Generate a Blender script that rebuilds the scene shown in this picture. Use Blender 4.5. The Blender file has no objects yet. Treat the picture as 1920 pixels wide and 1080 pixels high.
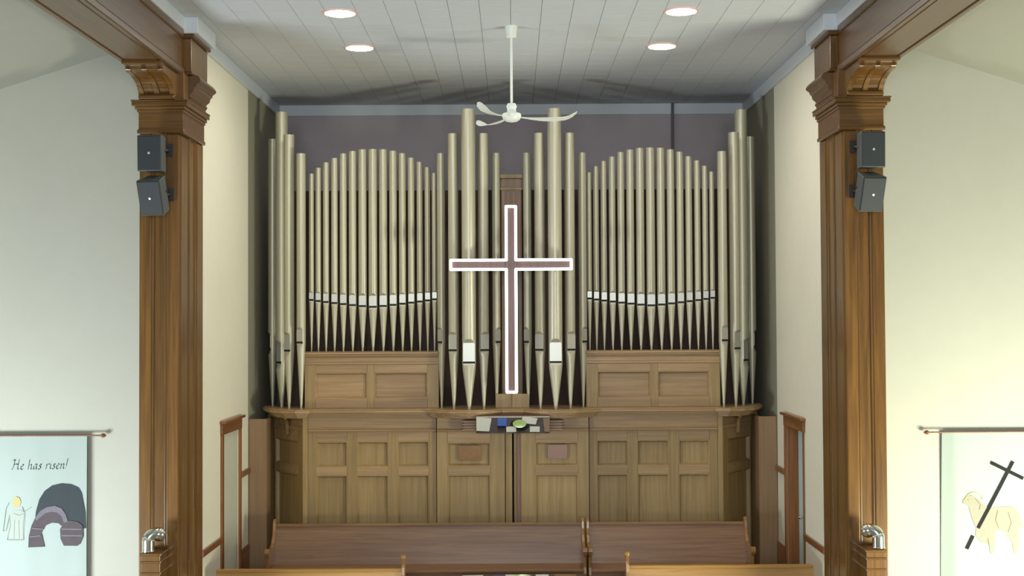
import bpy, bmesh, math, random
from mathutils import Vector, Matrix
random.seed(7)
C = bpy.context.scene.collection
PI = math.pi

# ------------------------------------------------------------------ camera, world, lights, exposure
F = 2450.0                    # focal length in pixels of a 1920 wide frame
CAMZ = 3.2
TILT = math.atan(65.0 / F)
ROLL = math.radians(0.30)
cam_d = bpy.data.cameras.new('camera'); cam = bpy.data.objects.new('camera', cam_d); C.objects.link(cam)
cam_d.sensor_width = 36; cam_d.lens = 36 * F / 1920.0; cam_d.clip_end = 200
cam.matrix_world = (Matrix.Translation((0, 0, CAMZ)) @ Matrix.Rotation(PI/2 + TILT, 4, 'X') @ Matrix.Rotation(-ROLL, 4, 'Z'))
bpy.context.scene.camera = cam

def srgb(r, g, b):
    f = lambda c: (c/255)/12.92 if c/255 <= .04045 else ((c/255 + .055)/1.055)**2.4
    return (f(r), f(g), f(b), 1)

W = bpy.data.worlds.new('world'); bpy.context.scene.world = W; W.use_nodes = True
W.node_tree.nodes['Background'].inputs[0].default_value = (0.86, 0.95, 0.90, 1)
W.node_tree.nodes['Background'].inputs[1].default_value = 0.34

def area(name, loc, target, sx, sy, power, col):
    d = bpy.data.lights.new(name, 'AREA'); d.shape = 'RECTANGLE'; d.size = sx; d.size_y = sy
    d.energy = power; d.color = col
    o = bpy.data.objects.new(name, d); C.objects.link(o); o.location = loc
    o.rotation_euler = (Vector(target) - Vector(loc)).to_track_quat('-Z', 'Y').to_euler()
    return o
# right and left: low fill lamps added for the aisle walls; rear: gallery window daylight
area('fill_light_right', (5.9, 9.4, 0.2), (4.0, 12.6, 1.8), 1.8, 1.2, 460, (0.98, 1.0, 0.78))
area('fill_light_left', (-5.9, 9.4, 0.2), (-4.0, 12.6, 1.8), 1.8, 1.2, 290, (0.88, 0.98, 1.0))
area('window_light_rear', (0, -6.0, 4.3), (0, 15, 3.0), 5.0, 2.6, 760, (0.90, 0.96, 1.0))

vs = bpy.context.scene.view_settings
vs.view_transform = 'Standard'; vs.look = 'None'; vs.gamma = 1.0; vs.use_curve_mapping = False
vs.exposure = 0.0

# ------------------------------------------------------------------ pixel helper (camera model above)
def at(px, py, Y):
    """world point on the plane y = Y seen at pixel (px, py) of the 1920 x 1080 frame"""
    d = Vector(((px - 960) / F, (540 - py) / F, -1.0))
    d = cam.matrix_world.to_3x3() @ d
    t = Y / d.y
    return Vector((d.x*t, Y, CAMZ + d.z*t))
def X(px, Y): return (px - 960) * Y / F                 # symmetric building: no roll
def Z(py, Y): return CAMZ + (605 - py) * Y / F

# ------------------------------------------------------------------ materials
def new_mat(name):
    m = bpy.data.materials.new(name); m.use_nodes = True
    return m, m.node_tree.nodes, m.node_tree.links, m.node_tree.nodes['Principled BSDF']

def mat_plain(name, col, rough=.5, metal=0.0, spec=.5, coat=0.0, noise=0.06, nscale=6.0, bump=0.0, bscale=60):
    m, N, L, B = new_mat(name)
    tc = N.new('ShaderNodeTexCoord'); nz = N.new('ShaderNodeTexNoise'); nz.inputs['Scale'].default_value = nscale
    nz.inputs['Detail'].default_value = 4
    L.new(tc.outputs['Object'], nz.inputs['Vector'])
    mx = N.new('ShaderNodeMix'); mx.data_type = 'RGBA'
    mx.inputs[6].default_value = tuple(c*(1-noise) for c in col[:3]) + (1,)
    mx.inputs[7].default_value = tuple(min(1, c*(1+noise)) for c in col[:3]) + (1,)
    L.new(nz.outputs['Fac'], mx.inputs[0]); L.new(mx.outputs[2], B.inputs['Base Color'])
    B.inputs['Roughness'].default_value = rough; B.inputs['Metallic'].default_value = metal
    B.inputs['Specular IOR Level'].default_value = spec; B.inputs['Coat Weight'].default_value = coat
    B.inputs['Coat Roughness'].default_value = .15
    if bump:
        n2 = N.new('ShaderNodeTexNoise'); n2.inputs['Scale'].default_value = bscale
        L.new(tc.outputs['Object'], n2.inputs['Vector'])
        bp = N.new('ShaderNodeBump'); bp.inputs['Strength'].default_value = bump; bp.inputs['Distance'].default_value = .004
        L.new(n2.outputs['Fac'], bp.inputs['Height']); L.new(bp.outputs['Normal'], B.inputs['Normal'])
    return m

def mat_wood(name, dark, light, axis='z', rough=.35, coat=.2, coat_rough=.2, scale=5.0, spec=.4):
    m, N, L, B = new_mat(name)
    tc = N.new('ShaderNodeTexCoord'); mp = N.new('ShaderNodeMapping')
    s = [scale*5, scale*5, scale*5]; s['xyz'.index(axis)] = scale*.22
    mp.inputs['Scale'].default_value = s
    oi = N.new('ShaderNodeObjectInfo')
    mul = N.new('ShaderNodeVectorMath'); mul.operation = 'ADD'
    L.new(tc.outputs['Object'], mul.inputs[0])
    cm = N.new('ShaderNodeCombineXYZ')
    for k in range(3): L.new(oi.outputs['Random'], cm.inputs[k])
    L.new(cm.outputs[0], mul.inputs[1]); L.new(mul.outputs[0], mp.inputs['Vector'])
    nz = N.new('ShaderNodeTexNoise'); nz.inputs['Scale'].default_value = 1.0; nz.inputs['Detail'].default_value = 6
    nz.inputs['Roughness'].default_value = .6; nz.inputs['Distortion'].default_value = .6
    L.new(mp.outputs[0], nz.inputs['Vector'])
    r = N.new('ShaderNodeValToRGB'); r.color_ramp.elements[0].position = .32; r.color_ramp.elements[1].position = .68
    r.color_ramp.elements[0].color = dark; r.color_ramp.elements[1].color = light
    L.new(nz.outputs['Fac'], r.inputs[0])
    hs = N.new('ShaderNodeHueSaturation')
    mr = N.new('ShaderNodeMapRange'); mr.inputs[3].default_value = .88; mr.inputs[4].default_value = 1.12
    L.new(oi.outputs['Random'], mr.inputs[0]); L.new(mr.outputs[0], hs.inputs['Value'])
    L.new(r.outputs[0], hs.inputs['Color']); L.new(hs.outputs[0], B.inputs['Base Color'])
    B.inputs['Roughness'].default_value = rough; B.inputs['Specular IOR Level'].default_value = spec
    B.inputs['Coat Weight'].default_value = coat; B.inputs['Coat Roughness'].default_value = coat_rough
    bp = N.new('ShaderNodeBump'); bp.inputs['Strength'].default_value = .12; bp.inputs['Distance'].default_value = .002
    L.new(nz.outputs['Fac'], bp.inputs['Height']); L.new(bp.outputs['Normal'], B.inputs['Normal'])
    return m

def mat_emit(name, col, strength):
    m, N, L, B = new_mat(name)
    B.inputs['Base Color'].default_value = (.8, .8, .8, 1)
    B.inputs['Emission Color'].default_value = col; B.inputs['Emission Strength'].default_value = strength
    return m

M = {}
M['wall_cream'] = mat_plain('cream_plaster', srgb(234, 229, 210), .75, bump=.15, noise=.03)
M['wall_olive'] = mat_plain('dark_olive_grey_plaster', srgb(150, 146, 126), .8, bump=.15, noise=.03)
M['wall_pale'] = mat_plain('pale_plaster', srgb(184, 184, 172), .75, bump=.15, noise=.03)
M['wall_grey'] = mat_plain('grey_mauve_plaster', srgb(178, 169, 175), .8, bump=.15, noise=.03)
M['aisle_ceiling'] = mat_plain('aisle_ceiling_paint', srgb(164, 163, 152), .8, noise=.03)
M['tile'] = mat_plain('ceiling_tile_fibre', srgb(200, 204, 211), .85, noise=.03, bump=.2, bscale=90)
M['joint'] = mat_plain('ceiling_joint', srgb(140, 136, 130), .9)
M['cornice'] = mat_plain('white_cornice_paint', srgb(208, 214, 220), .5, noise=.03)
M['floor'] = mat_plain('brown_carpet', srgb(152, 140, 126), .95, noise=.2, nscale=40, bump=.3)
M['pier_z'] = mat_wood('varnished_oak_vertical', srgb(86, 56, 18), srgb(120, 83, 33), 'z', .3, .5, .18)
M['pier_y'] = mat_wood('varnished_oak_lengthwise', srgb(80, 54, 26), srgb(102, 70, 38), 'y', .32, .4, .2)
M['pier_x'] = mat_wood('varnished_oak_crosswise', srgb(86, 57, 20), srgb(120, 84, 36), 'x', .3, .5, .18)
M['oak_z'] = mat_wood('organ_oak_vertical', srgb(146, 120, 76), srgb(170, 143, 96), 'z', .42, .2, .3)
M['oak_x'] = mat_wood('organ_oak_horizontal', srgb(152, 122, 84), srgb(177, 146, 106), 'x', .42, .2, .3)
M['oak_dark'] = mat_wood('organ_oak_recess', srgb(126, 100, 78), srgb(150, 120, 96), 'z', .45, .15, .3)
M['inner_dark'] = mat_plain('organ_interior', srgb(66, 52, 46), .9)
M['pew_x'] = mat_wood('pew_wood_horizontal', srgb(128, 94, 66), srgb(158, 120, 88), 'x', .3, .5, .14)
M['pew_z'] = mat_wood('pew_wood_end', srgb(132, 92, 50), srgb(168, 122, 72), 'z', .3, .5, .14)
M['pew_gold'] = mat_wood('golden_pew_wood', srgb(166, 122, 58), srgb(194, 148, 82), 'x', .32, .4, .2)
M['screen'] = mat_wood('screen_wood', srgb(134, 106, 76), srgb(150, 120, 88), 'z', .5, .1, .3)
M['frame_z'] = mat_wood('door_frame_wood', srgb(112, 66, 30), srgb(146, 94, 48), 'z', .4, .3, .25)
M['frame_y'] = mat_wood('rail_wood', srgb(112, 66, 34), srgb(146, 94, 52), 'y', .4, .3, .25)
M['door_white'] = mat_plain('white_door_paint', srgb(206, 206, 190), .5)
M['door_blue'] = mat_plain('pale_blue_door_paint', srgb(190, 216, 218), .5)
M['pipe'] = mat_plain('champagne_pipe_paint', srgb(194, 189, 166), .42, metal=.45, spec=.5, noise=.03, nscale=3)
M['lip'] = mat_plain('pipe_lip_metal', srgb(196, 196, 186), .34, metal=.45, noise=.03)
M['slit'] = mat_plain('pipe_mouth_slit', srgb(34, 32, 34), .8)
M['speaker'] = mat_plain('charcoal_speaker', srgb(46, 51, 55), .6, bump=.3, bscale=300)
M['speaker_top'] = mat_plain('grey_speaker_shell', srgb(78, 82, 82), .5)
M['badge'] = mat_plain('silver_badge', srgb(220, 220, 210), .3, metal=.5)
M['black_metal'] = mat_plain('black_bracket_metal', srgb(40, 38, 38), .5)
M['fan'] = mat_plain('white_fan_enamel', srgb(232, 236, 230), .35)
M['chrome'] = mat_plain('polished_metal', srgb(226, 228, 220), .16, metal=1.0, noise=.02)
M['mirror'] = mat_plain('mirror_silver', (.92, .93, .92, 1), .01, metal=1.0, noise=0)
M['brass'] = mat_plain('brass_plate', srgb(190, 150, 112), .14, metal=1.0, noise=.12, nscale=12, bump=.25, bscale=9)
M['plate'] = mat_plain('brown_plate', srgb(150, 118, 104), .3, metal=.3, noise=.05)
M['cross_wood'] = mat_wood('cross_wood', srgb(88, 66, 60), srgb(106, 82, 74), 'z', .45, .1)
M['neon'] = mat_emit('neon_white', (1.0, .92, 1.0, 1), 3.2)
M['lamp'] = mat_emit('downlight_glow', (1.0, .95, .86, 1), 110)
M['lamp_ring'] = mat_plain('downlight_ring', srgb(236, 190, 180), .4)
M['cloth'] = mat_plain('white_banner_cloth', srgb(164, 176, 171), .85, noise=.02, bump=.1, bscale=200)
M['slate'] = mat_plain('slate_felt', srgb(56, 64, 68), .9, noise=.1, nscale=20)
M['stone'] = mat_plain('mauve_grey_felt', srgb(84, 76, 80), .9, noise=.2, nscale=14)
M['stone_light'] = mat_plain('light_mauve_felt', srgb(114, 108, 118), .9, noise=.1, nscale=14)
M['ink'] = mat_plain('dark_ink', srgb(60, 62, 60), .8)
M['black_felt'] = mat_plain('black_felt', srgb(24, 24, 24), .9)
M['pale_thread'] = mat_plain('pale_grey_thread', srgb(132, 140, 134), .9)
M['angel_robe'] = mat_plain('off_white_felt', srgb(168, 176, 168), .9)
M['yellow_felt'] = mat_plain('pale_yellow_felt', srgb(184, 172, 118), .9)
M['fleece'] = mat_plain('beige_fleece_felt', srgb(153, 151, 136), .95, noise=.06, nscale=30)
M['fleece_dark'] = mat_plain('dark_beige_felt', srgb(128, 123, 106), .95)
M['paper'] = mat_plain('white_paper', srgb(236, 238, 232), .7)
M['blue_cover'] = mat_plain('blue_book_cover', srgb(46, 96, 210), .5)
M['console'] = mat_wood('console_wood', srgb(52, 36, 28), srgb(74, 52, 40), 'x', .35, .3)
M['ivory'] = mat_plain('ivory_keys', srgb(232, 228, 214), .35)
M['green_dish'] = mat_plain('pale_green_glaze', srgb(196, 226, 140), .3)
M['conduit'] = mat_plain('grey_conduit', srgb(96, 90, 92), .6)

# ------------------------------------------------------------------ mesh helpers
class MB:
    def __init__(self): self.v = []; self.f = []
    def quad_grid(self, rows, close=False):
        """rows: list of equal-length lists of points"""
        b = len(self.v); n = len(rows[0])
        for r in rows: self.v += [tuple(p) for p in r]
        for i in range(len(rows)-1):
            for j in range(n if close else n-1):
                k = (j+1) % n
                self.f.append((b+i*n+j, b+i*n+k, b+(i+1)*n+k, b+(i+1)*n+j))
        return b, n
    def box(self, x0, x1, y0, y1, z0, z1):
        b = len(self.v)
        self.v += [(x, y, z) for x in (x0, x1) for y in (y0, y1) for z in (z0, z1)]
        for f in ((0,1,3,2),(4,6,7,5),(0,4,5,1),(2,3,7,6),(0,2,6,4),(1,5,7,3)): self.f.append(tuple(b+i for i in f))
        return self
    def prism(self, pts, axis, a0, a1):
        """pts 2D polygon in the two other axes (order xyz without axis), extruded a0..a1 along axis"""
        n = len(pts); rows = []
        for a in (a0, a1):
            r = []
            for p, q in pts:
                r.append({'x': (a, p, q), 'y': (p, a, q), 'z': (p, q, a)}[axis])
            rows.append(r)
        b, _ = self.quad_grid(rows, True)
        self.f.append(tuple(b+i for i in range(n))); self.f.append(tuple(b+n+i for i in reversed(range(n))))
        return self
    def lathe(self, prof, cx=0, cy=0, cz=0, n=24, cap=True):
        """prof list of (r, z)"""
        rows = [[(cx+r*math.cos(2*PI*k/n), cy+r*math.sin(2*PI*k/n), cz+z) for k in range(n)] for r, z in prof]
        b, _ = self.quad_grid(rows, True)
        if cap:
            self.f.append(tuple(b+i for i in reversed(range(n)))); self.f.append(tuple(b+(len(prof)-1)*n+i for i in range(n)))
        return self
    def tube(self, path, r, n=10, cap=True):
        rows = []; up = Vector((0, 0, 1))
        P = [Vector(p) for p in path]
        for i, p in enumerate(P):
            t = (P[min(i+1, len(P)-1)] - P[max(i-1, 0)]).normalized()
            u = t.cross(up if abs(t.z) < .9 else Vector((0, 1, 0))).normalized(); w = t.cross(u)
            rr = r[i] if isinstance(r, (list, tuple)) else r
            rows.append([p + u*rr*math.cos(2*PI*k/n) + w*rr*math.sin(2*PI*k/n) for k in range(n)])
        b, _ = self.quad_grid(rows, True)
        if cap:
            self.f.append(tuple(b+i for i in range(n))); self.f.append(tuple(b+(len(P)-1)*n+i for i in reversed(range(n))))
        return self
    def build(self, name, mat, parent=None, bevel=0.0, smooth=False, xf=None, seg=1):
        me = bpy.data.meshes.new(name)
        v = self.v
        if xf is not None: v = [tuple(xf @ Vector(p)) for p in v]
        off = Vector(parent['_o']) if parent is not None else Vector((0, 0, 0))
        me.from_pydata([tuple(Vector(p) - off) for p in v], [], self.f)
        bm = bmesh.new(); bm.from_mesh(me)
        bmesh.ops.recalc_face_normals(bm, faces=bm.faces)
        if bevel:
            ed = [e for e in bm.edges if len(e.link_faces) == 2 and e.calc_face_angle(0) > .5]
            bmesh.ops.bevel(bm, geom=ed, offset=bevel, segments=seg, affect='EDGES', profile=.5, clamp_overlap=True)
        if smooth:
            for f in bm.faces: f.smooth = True
            for e in bm.edges:
                if len(e.link_faces) == 2 and e.calc_face_angle(0) > .6: e.smooth = False
        bm.to_mesh(me); bm.free()
        me.materials.append(mat)
        o = bpy.data.objects.new(name, me); C.objects.link(o)
        if parent is not None: o.parent = parent
        o['_o'] = tuple(off)
        return o

def thing(name, label, cat, loc=(0, 0, 0), group=None):
    o = bpy.data.objects.new(name, None); C.objects.link(o); o.location = loc; o['_o'] = tuple(loc)
    o.empty_display_size = .1
    o['label'] = label; o['category'] = cat
    if group: o['group'] = group
    return o
def tag(o, label, cat, group=None):
    o['label'] = label; o['category'] = cat
    if group: o['group'] = group
    return o
def struct(o): o['kind'] = 'structure'; return o

# ------------------------------------------------------------------ setting
XW, YB, HC = 3.1, 17.3, CAMZ + 2.9           # chancel half width, back wall, ceiling height
YP0, YP1 = 12.15, 13.0                       # pillars front and back
YF = 12.6                                    # front wall of the aisles

struct(MB().box(-9, 9, -4, 17.6, -.5, -.2).build('floor', M['floor']))
st = struct(MB().box(-XW-.4, XW+.4, 13.62, 17.4, -.2, 0).build('trim_1', M['floor']))

ceil = struct(MB().box(-XW, XW, -4, YB, HC+.012, HC+.15).build('ceiling', M['joint']))
TS = .287
tm = MB().box(-TS/2+.0016, TS/2-.0016, -TS/2+.0016, TS/2-.0016, 0, .0125).build('ceiling_tile', M['tile'], ceil, bevel=.002)
tile_mesh = tm.data; bpy.data.objects.remove(tm)
rest = MB(); ncol = 22; cnt = 0
y = 11.45
ys = []
while y < YB - .02: ys.append(y); y += TS
for ry in ys:
    yc = ry + TS/2
    for k in range(-11, 11):
        x0 = k*TS; x1 = x0 + TS
        if x1 < -XW or x0 > XW: continue
        full = x0 >= -XW and x1 <= XW and ry + TS <= YB
        if full and cnt < 300 and yc < 16.4:
            t = bpy.data.objects.new('ceiling_tile', tile_mesh); C.objects.link(t); t.parent = ceil
            t.location = ((x0+x1)/2, yc, HC); cnt += 1
        else:
            rest.box(max(x0, -XW)+.0018, min(x1, XW)-.0018, ry+.0018, min(ry+TS, YB)-.0018, HC, HC+.0125)
y = 11.45 - TS
while y > -3.9:
    for k in range(-11, 11):
        x0 = max(k*TS, -XW); x1 = min(k*TS+TS, XW)
        if x1 - x0 > .02: rest.box(x0+.0018, x1-.0018, y+.0018, y+TS-.0018, HC, HC+.0125)
    y -= TS
r = rest.build('ceiling_tile_field', M['tile'], ceil); r['kind'] = 'stuff'

struct(MB().box(-XW-.3, XW+.3, YB, YB+.2, -.2, HC+.15).build('wall_back', M['wall_grey']))
DY0, DY1, DZ = 13.98, 14.80, 2.02            # door openings in the side walls
for s, nm in ((-1, 'wall_left'), (1, 'wall_right')):
    a, b = sorted((s*XW, s*(XW+.2)))
    w = MB()
    w.box(a, b, YP1-.02, DY0, -.2, HC); w.box(a, b, DY1, 15.34, -.2, HC); w.box(a, b, DY0, DY1, DZ, HC)
    struct(w.build(nm, M['wall_cream']))
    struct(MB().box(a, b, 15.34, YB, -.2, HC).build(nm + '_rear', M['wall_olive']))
# aisles: front walls and sloping ceilings
for s, nm in ((-1, 'wall_aisle_left'), (1, 'wall_aisle_right')):
    xa, xb = 3.3, 8.5
    def zc(x): return CAMZ + 2.76 - .32*(x - 3.47)
    pts = [(s*xa, -.2), (s*xb, -.2), (s*xb, zc(xb)), (s*xa, zc(xa))]
    struct(MB().prism(pts, 'y', YF, YF+.2).build(nm, M['wall_pale']))
    pts = [(s*3.4, zc(3.4)), (s*xb, zc(xb)), (s*xb, zc(xb)+.1), (s*3.4, zc(3.4)+.1)]
    struct(MB().prism(pts, 'y', -4, YF+.2).build('ceiling_aisle_left' if s < 0 else 'ceiling_aisle_right', M['aisle_ceiling']))

# cornice boards under the ceiling
CH = .145
struct(MB().box(-XW, XW, YB-.03, YB, HC-CH, HC).build('trim_2', M['cornice'], bevel=.006))
for s, n in ((-1, 'trim_3'), (1, 'trim_4')):
    w = MB()
    def bx(x0, x1, y0, y1, z0, z1):
        a, b = sorted((s*x0, s*x1)); w.box(a, b, y0, y1, z0, z1)
    bx(XW-.03, XW, 12.98, YB-.03, HC-CH, HC)
    bx(XW-.03, XW, -4, 12.26, HC-CH+.02, HC)
    bx(XW-.15, XW, 12.25, 12.99, HC-CH-.01, HC)
    struct(w.build(n, M['cornice'], bevel=.005))

# doors in the side walls
for s, n in ((-1, 'door_1'), (1, 'door_2')):
    def bx(w, x0, x1, y0, y1, z0, z1):
        a, b = sorted((s*x0, s*x1)); w.box(a, b, y0, y1, z0, z1); return w
    if s < 0:
        d = struct(bx(MB(), XW+.005, XW+.045, DY0+.004, DY1-.004, .005, DZ-.004).build(n, M['door_white'], bevel=.003))
    else:
        d = struct(bx(MB(), XW+.12, XW+.16, DY0+.004, DY1-.004, .005, DZ-.004).build(n, M['door_blue'], bevel=.003))
        bx(MB(), XW+.001, XW+.12, DY1-.02, DY1-.003, .005, DZ-.005).build('door_reveal', M['frame_z'], d)
        bx(MB(), XW+.001, XW+.12, DY0+.003, DY0+.02, .005, DZ-.005).build('door_reveal', M['frame_z'], d)
        MB().lathe([(.008,0),(.022,.01),(.024,.03),(.01,.045)], 0, 0, 0, 12).build('door_knob', M['chrome'], d, smooth=True,
             xf=Matrix.Translation((XW+.12, DY0+.62, 1.02)) @ Matrix.Rotation(-PI/2, 4, 'Y'))
    bx(MB(), XW-(.022 if s < 0 else .012), XW, DY0-(.09 if s < 0 else .06), DY0, 0, DZ).build('door_casing', M['frame_z'], d, bevel=.005)
    bx(MB(), XW-.022, XW, DY1, DY1+.085, 0, DZ).build('door_casing', M['frame_z'], d, bevel=.005)
    bx(MB(), XW-.026, XW, DY0-.095, DY1+.09, DZ, DZ+.12).build('door_head', M['frame_y'], d, bevel=.005)
    bx(MB(), XW-.06, XW, DY0-.13, DY1+.12, DZ+.12, DZ+.15).build('door_cap', M['frame_y'], d, bevel=.008)
k = 5
for s in (-1, 1):
    for (y0, y1, z0, z1, t) in ((YP1+.0, DY0-.06, .885, .95, .03), (DY1+.09, 15.34, 1.455, 1.52, .03)):
        a, b = sorted((s*XW, s*(XW-t)))
        struct(MB().box(a, b, y0, y1, z0, z1).build('trim_%d' % k, M['frame_y'], bevel=.008)); k += 1
    a, b = sorted((s*XW, s*(XW-.02)))
    struct(MB().box(a, b, DY1+.09, 15.34, 0, .64).build('baseboard_left' if s < 0 else 'baseboard_right', M['frame_y'], bevel=.006))

# ------------------------------------------------------------------ pillars and beams
def pillar(s):
    side = 'left' if s < 0 else 'right'
    t = thing('pillar', 'tall varnished wooden pillar with moulded capital carrying the %s ceiling beam' % side, 'pillar', (s*3.28, 12.55, -.2), 'wooden pillars at the chancel opening')
    def P(pts): return [(s*x, z) for x, z in pts]
    def bx(x0, x1, y0, y1, z0, z1, w=None):
        a, b = sorted((s*x0, s*x1)); return (w or MB()).box(a, b, y0, y1, z0, z1)
    zt = CAMZ + 2.36; zcap = CAMZ + 2.09; zn = CAMZ + 1.78
    bx(3.11, 3.45, YP0+.03, YP1, -.2, CAMZ+2.75).build('core', M['pier_z'], t)
    # front: two stiles, a sunk panel and beads
    for (x0, x1) in ((3.355, 3.47), (3.10, 3.215)):
        bx(x0, x1, YP0, YP0+.05, -.2, zn).build('stile', M['pier_z'], t, bevel=.012, seg=2)
    for xc in (3.345, 3.225):
        MB().tube([(s*xc, YP0+.02, -.2), (s*xc, YP0+.02, zn)], .014, 8).build('bead', M['pier_z'], t, smooth=True)
    bx(3.235, 3.335, YP0+.02, YP0+.04, -.2, zn).build('front_panel', M['pier_z'], t)
    # inner side: moulded boards
    for (y0, y1, x) in ((YP0+.05, YP0+.30, 3.09), (YP0+.62, YP1, 3.075)):
        bx(x, 3.14, y0, y1, -.2, zn).build('side_board', M['pier_z'], t, bevel=.012, seg=2)
    for yc in (YP0+.34, YP0+.58):
        MB().tube([(s*3.1, yc, -.2), (s*3.1, yc, zn)], .02, 8).build('bead', M['pier_z'], t, smooth=True)
    bx(3.095, 3.14, YP0+.36, YP0+.56, -.2, zn).build('side_panel', M['pier_z'], t)
    # necking, frieze, cap moulding
    o = .02
    bx(3.07-o, 3.47+o, YP0-o, YP1, zn, zn+.04).build('necking', M['pier_x'], t, bevel=.012, seg=2)
    bx(3.065, 3.475, YP0-.005, YP1, zn+.04, zcap-.11).build('frieze', M['pier_x'], t)
    w = MB()
    for (e, z0, z1) in ((.015, zcap-.11, zcap-.085), (.03, zcap-.085, zcap-.055), (.055, zcap-.055, zcap-.015), (.062, zcap-.015, zcap)):
        bx(3.065-e, 3.475+e, YP0-e, YP1, z0, z1, w)
    w.build('cap_moulding', M['pier_x'], t, bevel=.005)
    # bracket under the beam, reaching towards the nave
    prof = [(YP0+.05, zcap), (YP0-.05, zcap), (YP0-.07, zcap+.02), (YP0-.05, zcap+.045)]
    for i in range(9):
        a = i/8
        prof.append((YP0-.05-.40*(a**1.7), zcap+.045+.14*math.sin(a*PI/2)))
    prof += [(YP0-.49, zt-.075), (YP0-.50, zt-.045), (YP0-.54, zt-.04), (YP0-.56, zt), (YP0+.05, zt)]
    MB().prism(prof, 'x', s*3.13, s*3.45).build('bracket', M['pier_z'], t, bevel=.004)
    for x0, x1 in ((3.12, 3.17), (3.265, 3.315), (3.41, 3.46)):
        pr = [(y-.018 if 3 < i < 13 else y, z-.004 if 3 < i < 13 else z) for i, (y, z) in enumerate(prof)]
        MB().prism(pr, 'x', s*x0, s*x1).build('bracket_rib', M['pier_z'], t, bevel=.004)
    bx(3.11, 3.47, YP0-.585, YP0-.48, zt-.04, zt-.001).build('bracket_cap', M['pier_x'], t, bevel=.012, seg=2)
    bx(3.12, 3.46, YP0-.085, YP0-.02, zcap+.002, zcap+.045).build('bracket_roll', M['pier_x'], t, bevel=.016, seg=3)
    # capital on the chancel side
    pr = [(3.2, zcap), (3.055, zcap), (3.045, zcap+.05), (3.03, zcap+.06), (3.045, zcap+.09), (3.01, zcap+.12), (3.0, zcap+.16),
          (2.985, zcap+.165), (2.98, zcap+.19), (2.945, zcap+.215), (2.945, zcap+.235), (2.97, zcap+.27), (3.2, zcap+.27)]
    MB().prism(P(pr), 'y', 12.34, YP1).build('side_capital', M['pier_y'], t, bevel=.004)
    bx(3.06, 3.2, YP0+.02, 12.34, zcap, zt).build('capital_block', M['pier_z'], t, bevel=.004)
    # upper block beside the beam
    bx(3.02, 3.2, 12.30, 12.94, zt, HC-CH-.05).build('upper_block', M['pier_z'], t, bevel=.006)
    bx(2.99, 3.2, 12.27, 12.97, HC-CH-.05, HC-CH-.01).build('block_cap', M['pier_y'], t, bevel=.012, seg=2)
    bx(3.005, 3.2, 12.285, 12.955, zt, zt+.03).build('block_base', M['pier_y'], t, bevel=.01)
    # beam
    b = thing('ceiling_beam', 'brown boxed wooden beam running from the %s pillar towards the viewer' % side, 'beam', (s*3.28, 4, zt), 'boxed ceiling beams')
    bx(3.10, 3.47, -4, 12.28, zt, HC-CH+.02).build('box', M['pier_y'], b)
    w = MB(); bx(3.075, 3.12, -4, 12.26, zt-.012, zt+.05, w); bx(3.085, 3.12, -4, 12.26, zt+.05, zt+.07, w)
    w.build('lower_moulding', M['pier_y'], b, bevel=.008)
    bx(3.08, 3.12, -4, 12.26, HC-CH-.045, HC-CH+.02).build('upper_moulding', M['pier_y'], b, bevel=.01)
    bx(3.44, 3.495, -4, 12.1, zt-.012, zt+.05).build('outer_moulding', M['pier_y'], b, bevel=.008)
    bx(3.14, 3.43, -4, 11.6, zt-.006, zt+.01).build('soffit_board', M['pier_y'], b, bevel=.004)
for s in (-1, 1): pillar(s)

# ------------------------------------------------------------------ organ
organ = thing('pipe_organ', 'large pipe organ with champagne coloured pipes over a panelled oak case', 'organ', (0, 15.9, 0))
YC = 15.3                                    # front of the side bays
S15 = YC / F

def panel(x0, x1, z0, z1, yf, xf=None, mat=None, parent=organ, inset=.026, depth=.040, name='panel'):
    """recessed panel with a sloped moulding; yf is the frame face"""
    w = MB(); i = inset
    A = [(x0, yf+.004, z0), (x1, yf+.004, z0), (x1, yf+.004, z1), (x0, yf+.004, z1)]
    A2 = [(x0+i*.35, yf+.004, z0+i*.35), (x1-i*.35, yf+.004, z0+i*.35), (x1-i*.35, yf+.004, z1-i*.35), (x0+i*.35, yf+.004, z1-i*.35)]
    B_ = [(x0+i, yf+depth, z0+i), (x1-i, yf+depth, z0+i), (x1-i, yf+depth, z1-i), (x0+i, yf+depth, z1-i)]
    Bk = [(x0, yf+.049, z0), (x1, yf+.049, z0), (x1, yf+.049, z1), (x0, yf+.049, z1)]
    b, n = w.quad_grid([Bk, A, A2, B_], True)
    w.f.append((b+12, b+13, b+14, b+15)); w.f.append((b+3, b+2, b+1, b))
    return w.build(name, mat or M['oak_z'], parent, xf=xf)
def board(x0, x1, y0, y1, z0, z1, name, mat, parent=organ, xf=None, bevel=.003):
    return MB().box(x0, x1, y0, y1, z0, z1).build(name, mat, parent, bevel=bevel, xf=xf)

def bay(cols, x0, x1, zrows, zbot, ztop, yf, xf=None, mat=None):
    """frame and panel bay: stiles full height, rails between, a panel in each field"""
    xs = [x0] + [v for c in cols for v in c] + [x1]
    for i in range(0, len(xs), 2):
        if xs[i+1] - xs[i] > .004: board(xs[i], xs[i+1], yf, yf+.05, zbot, ztop, 'stile', M['oak_z'], xf=xf)
    for (a, b) in cols:
        e = [zbot] + [v for r_ in zrows for v in r_] + [ztop]
        for i in range(0, len(e), 2):
            if e[i+1] - e[i] > .004: board(a, b, yf+.002, yf+.05, e[i], e[i+1], 'rail', M['oak_x'], xf=xf)
        for (za, zb) in zrows: panel(a, b, za, zb, yf, xf, mat)

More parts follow.
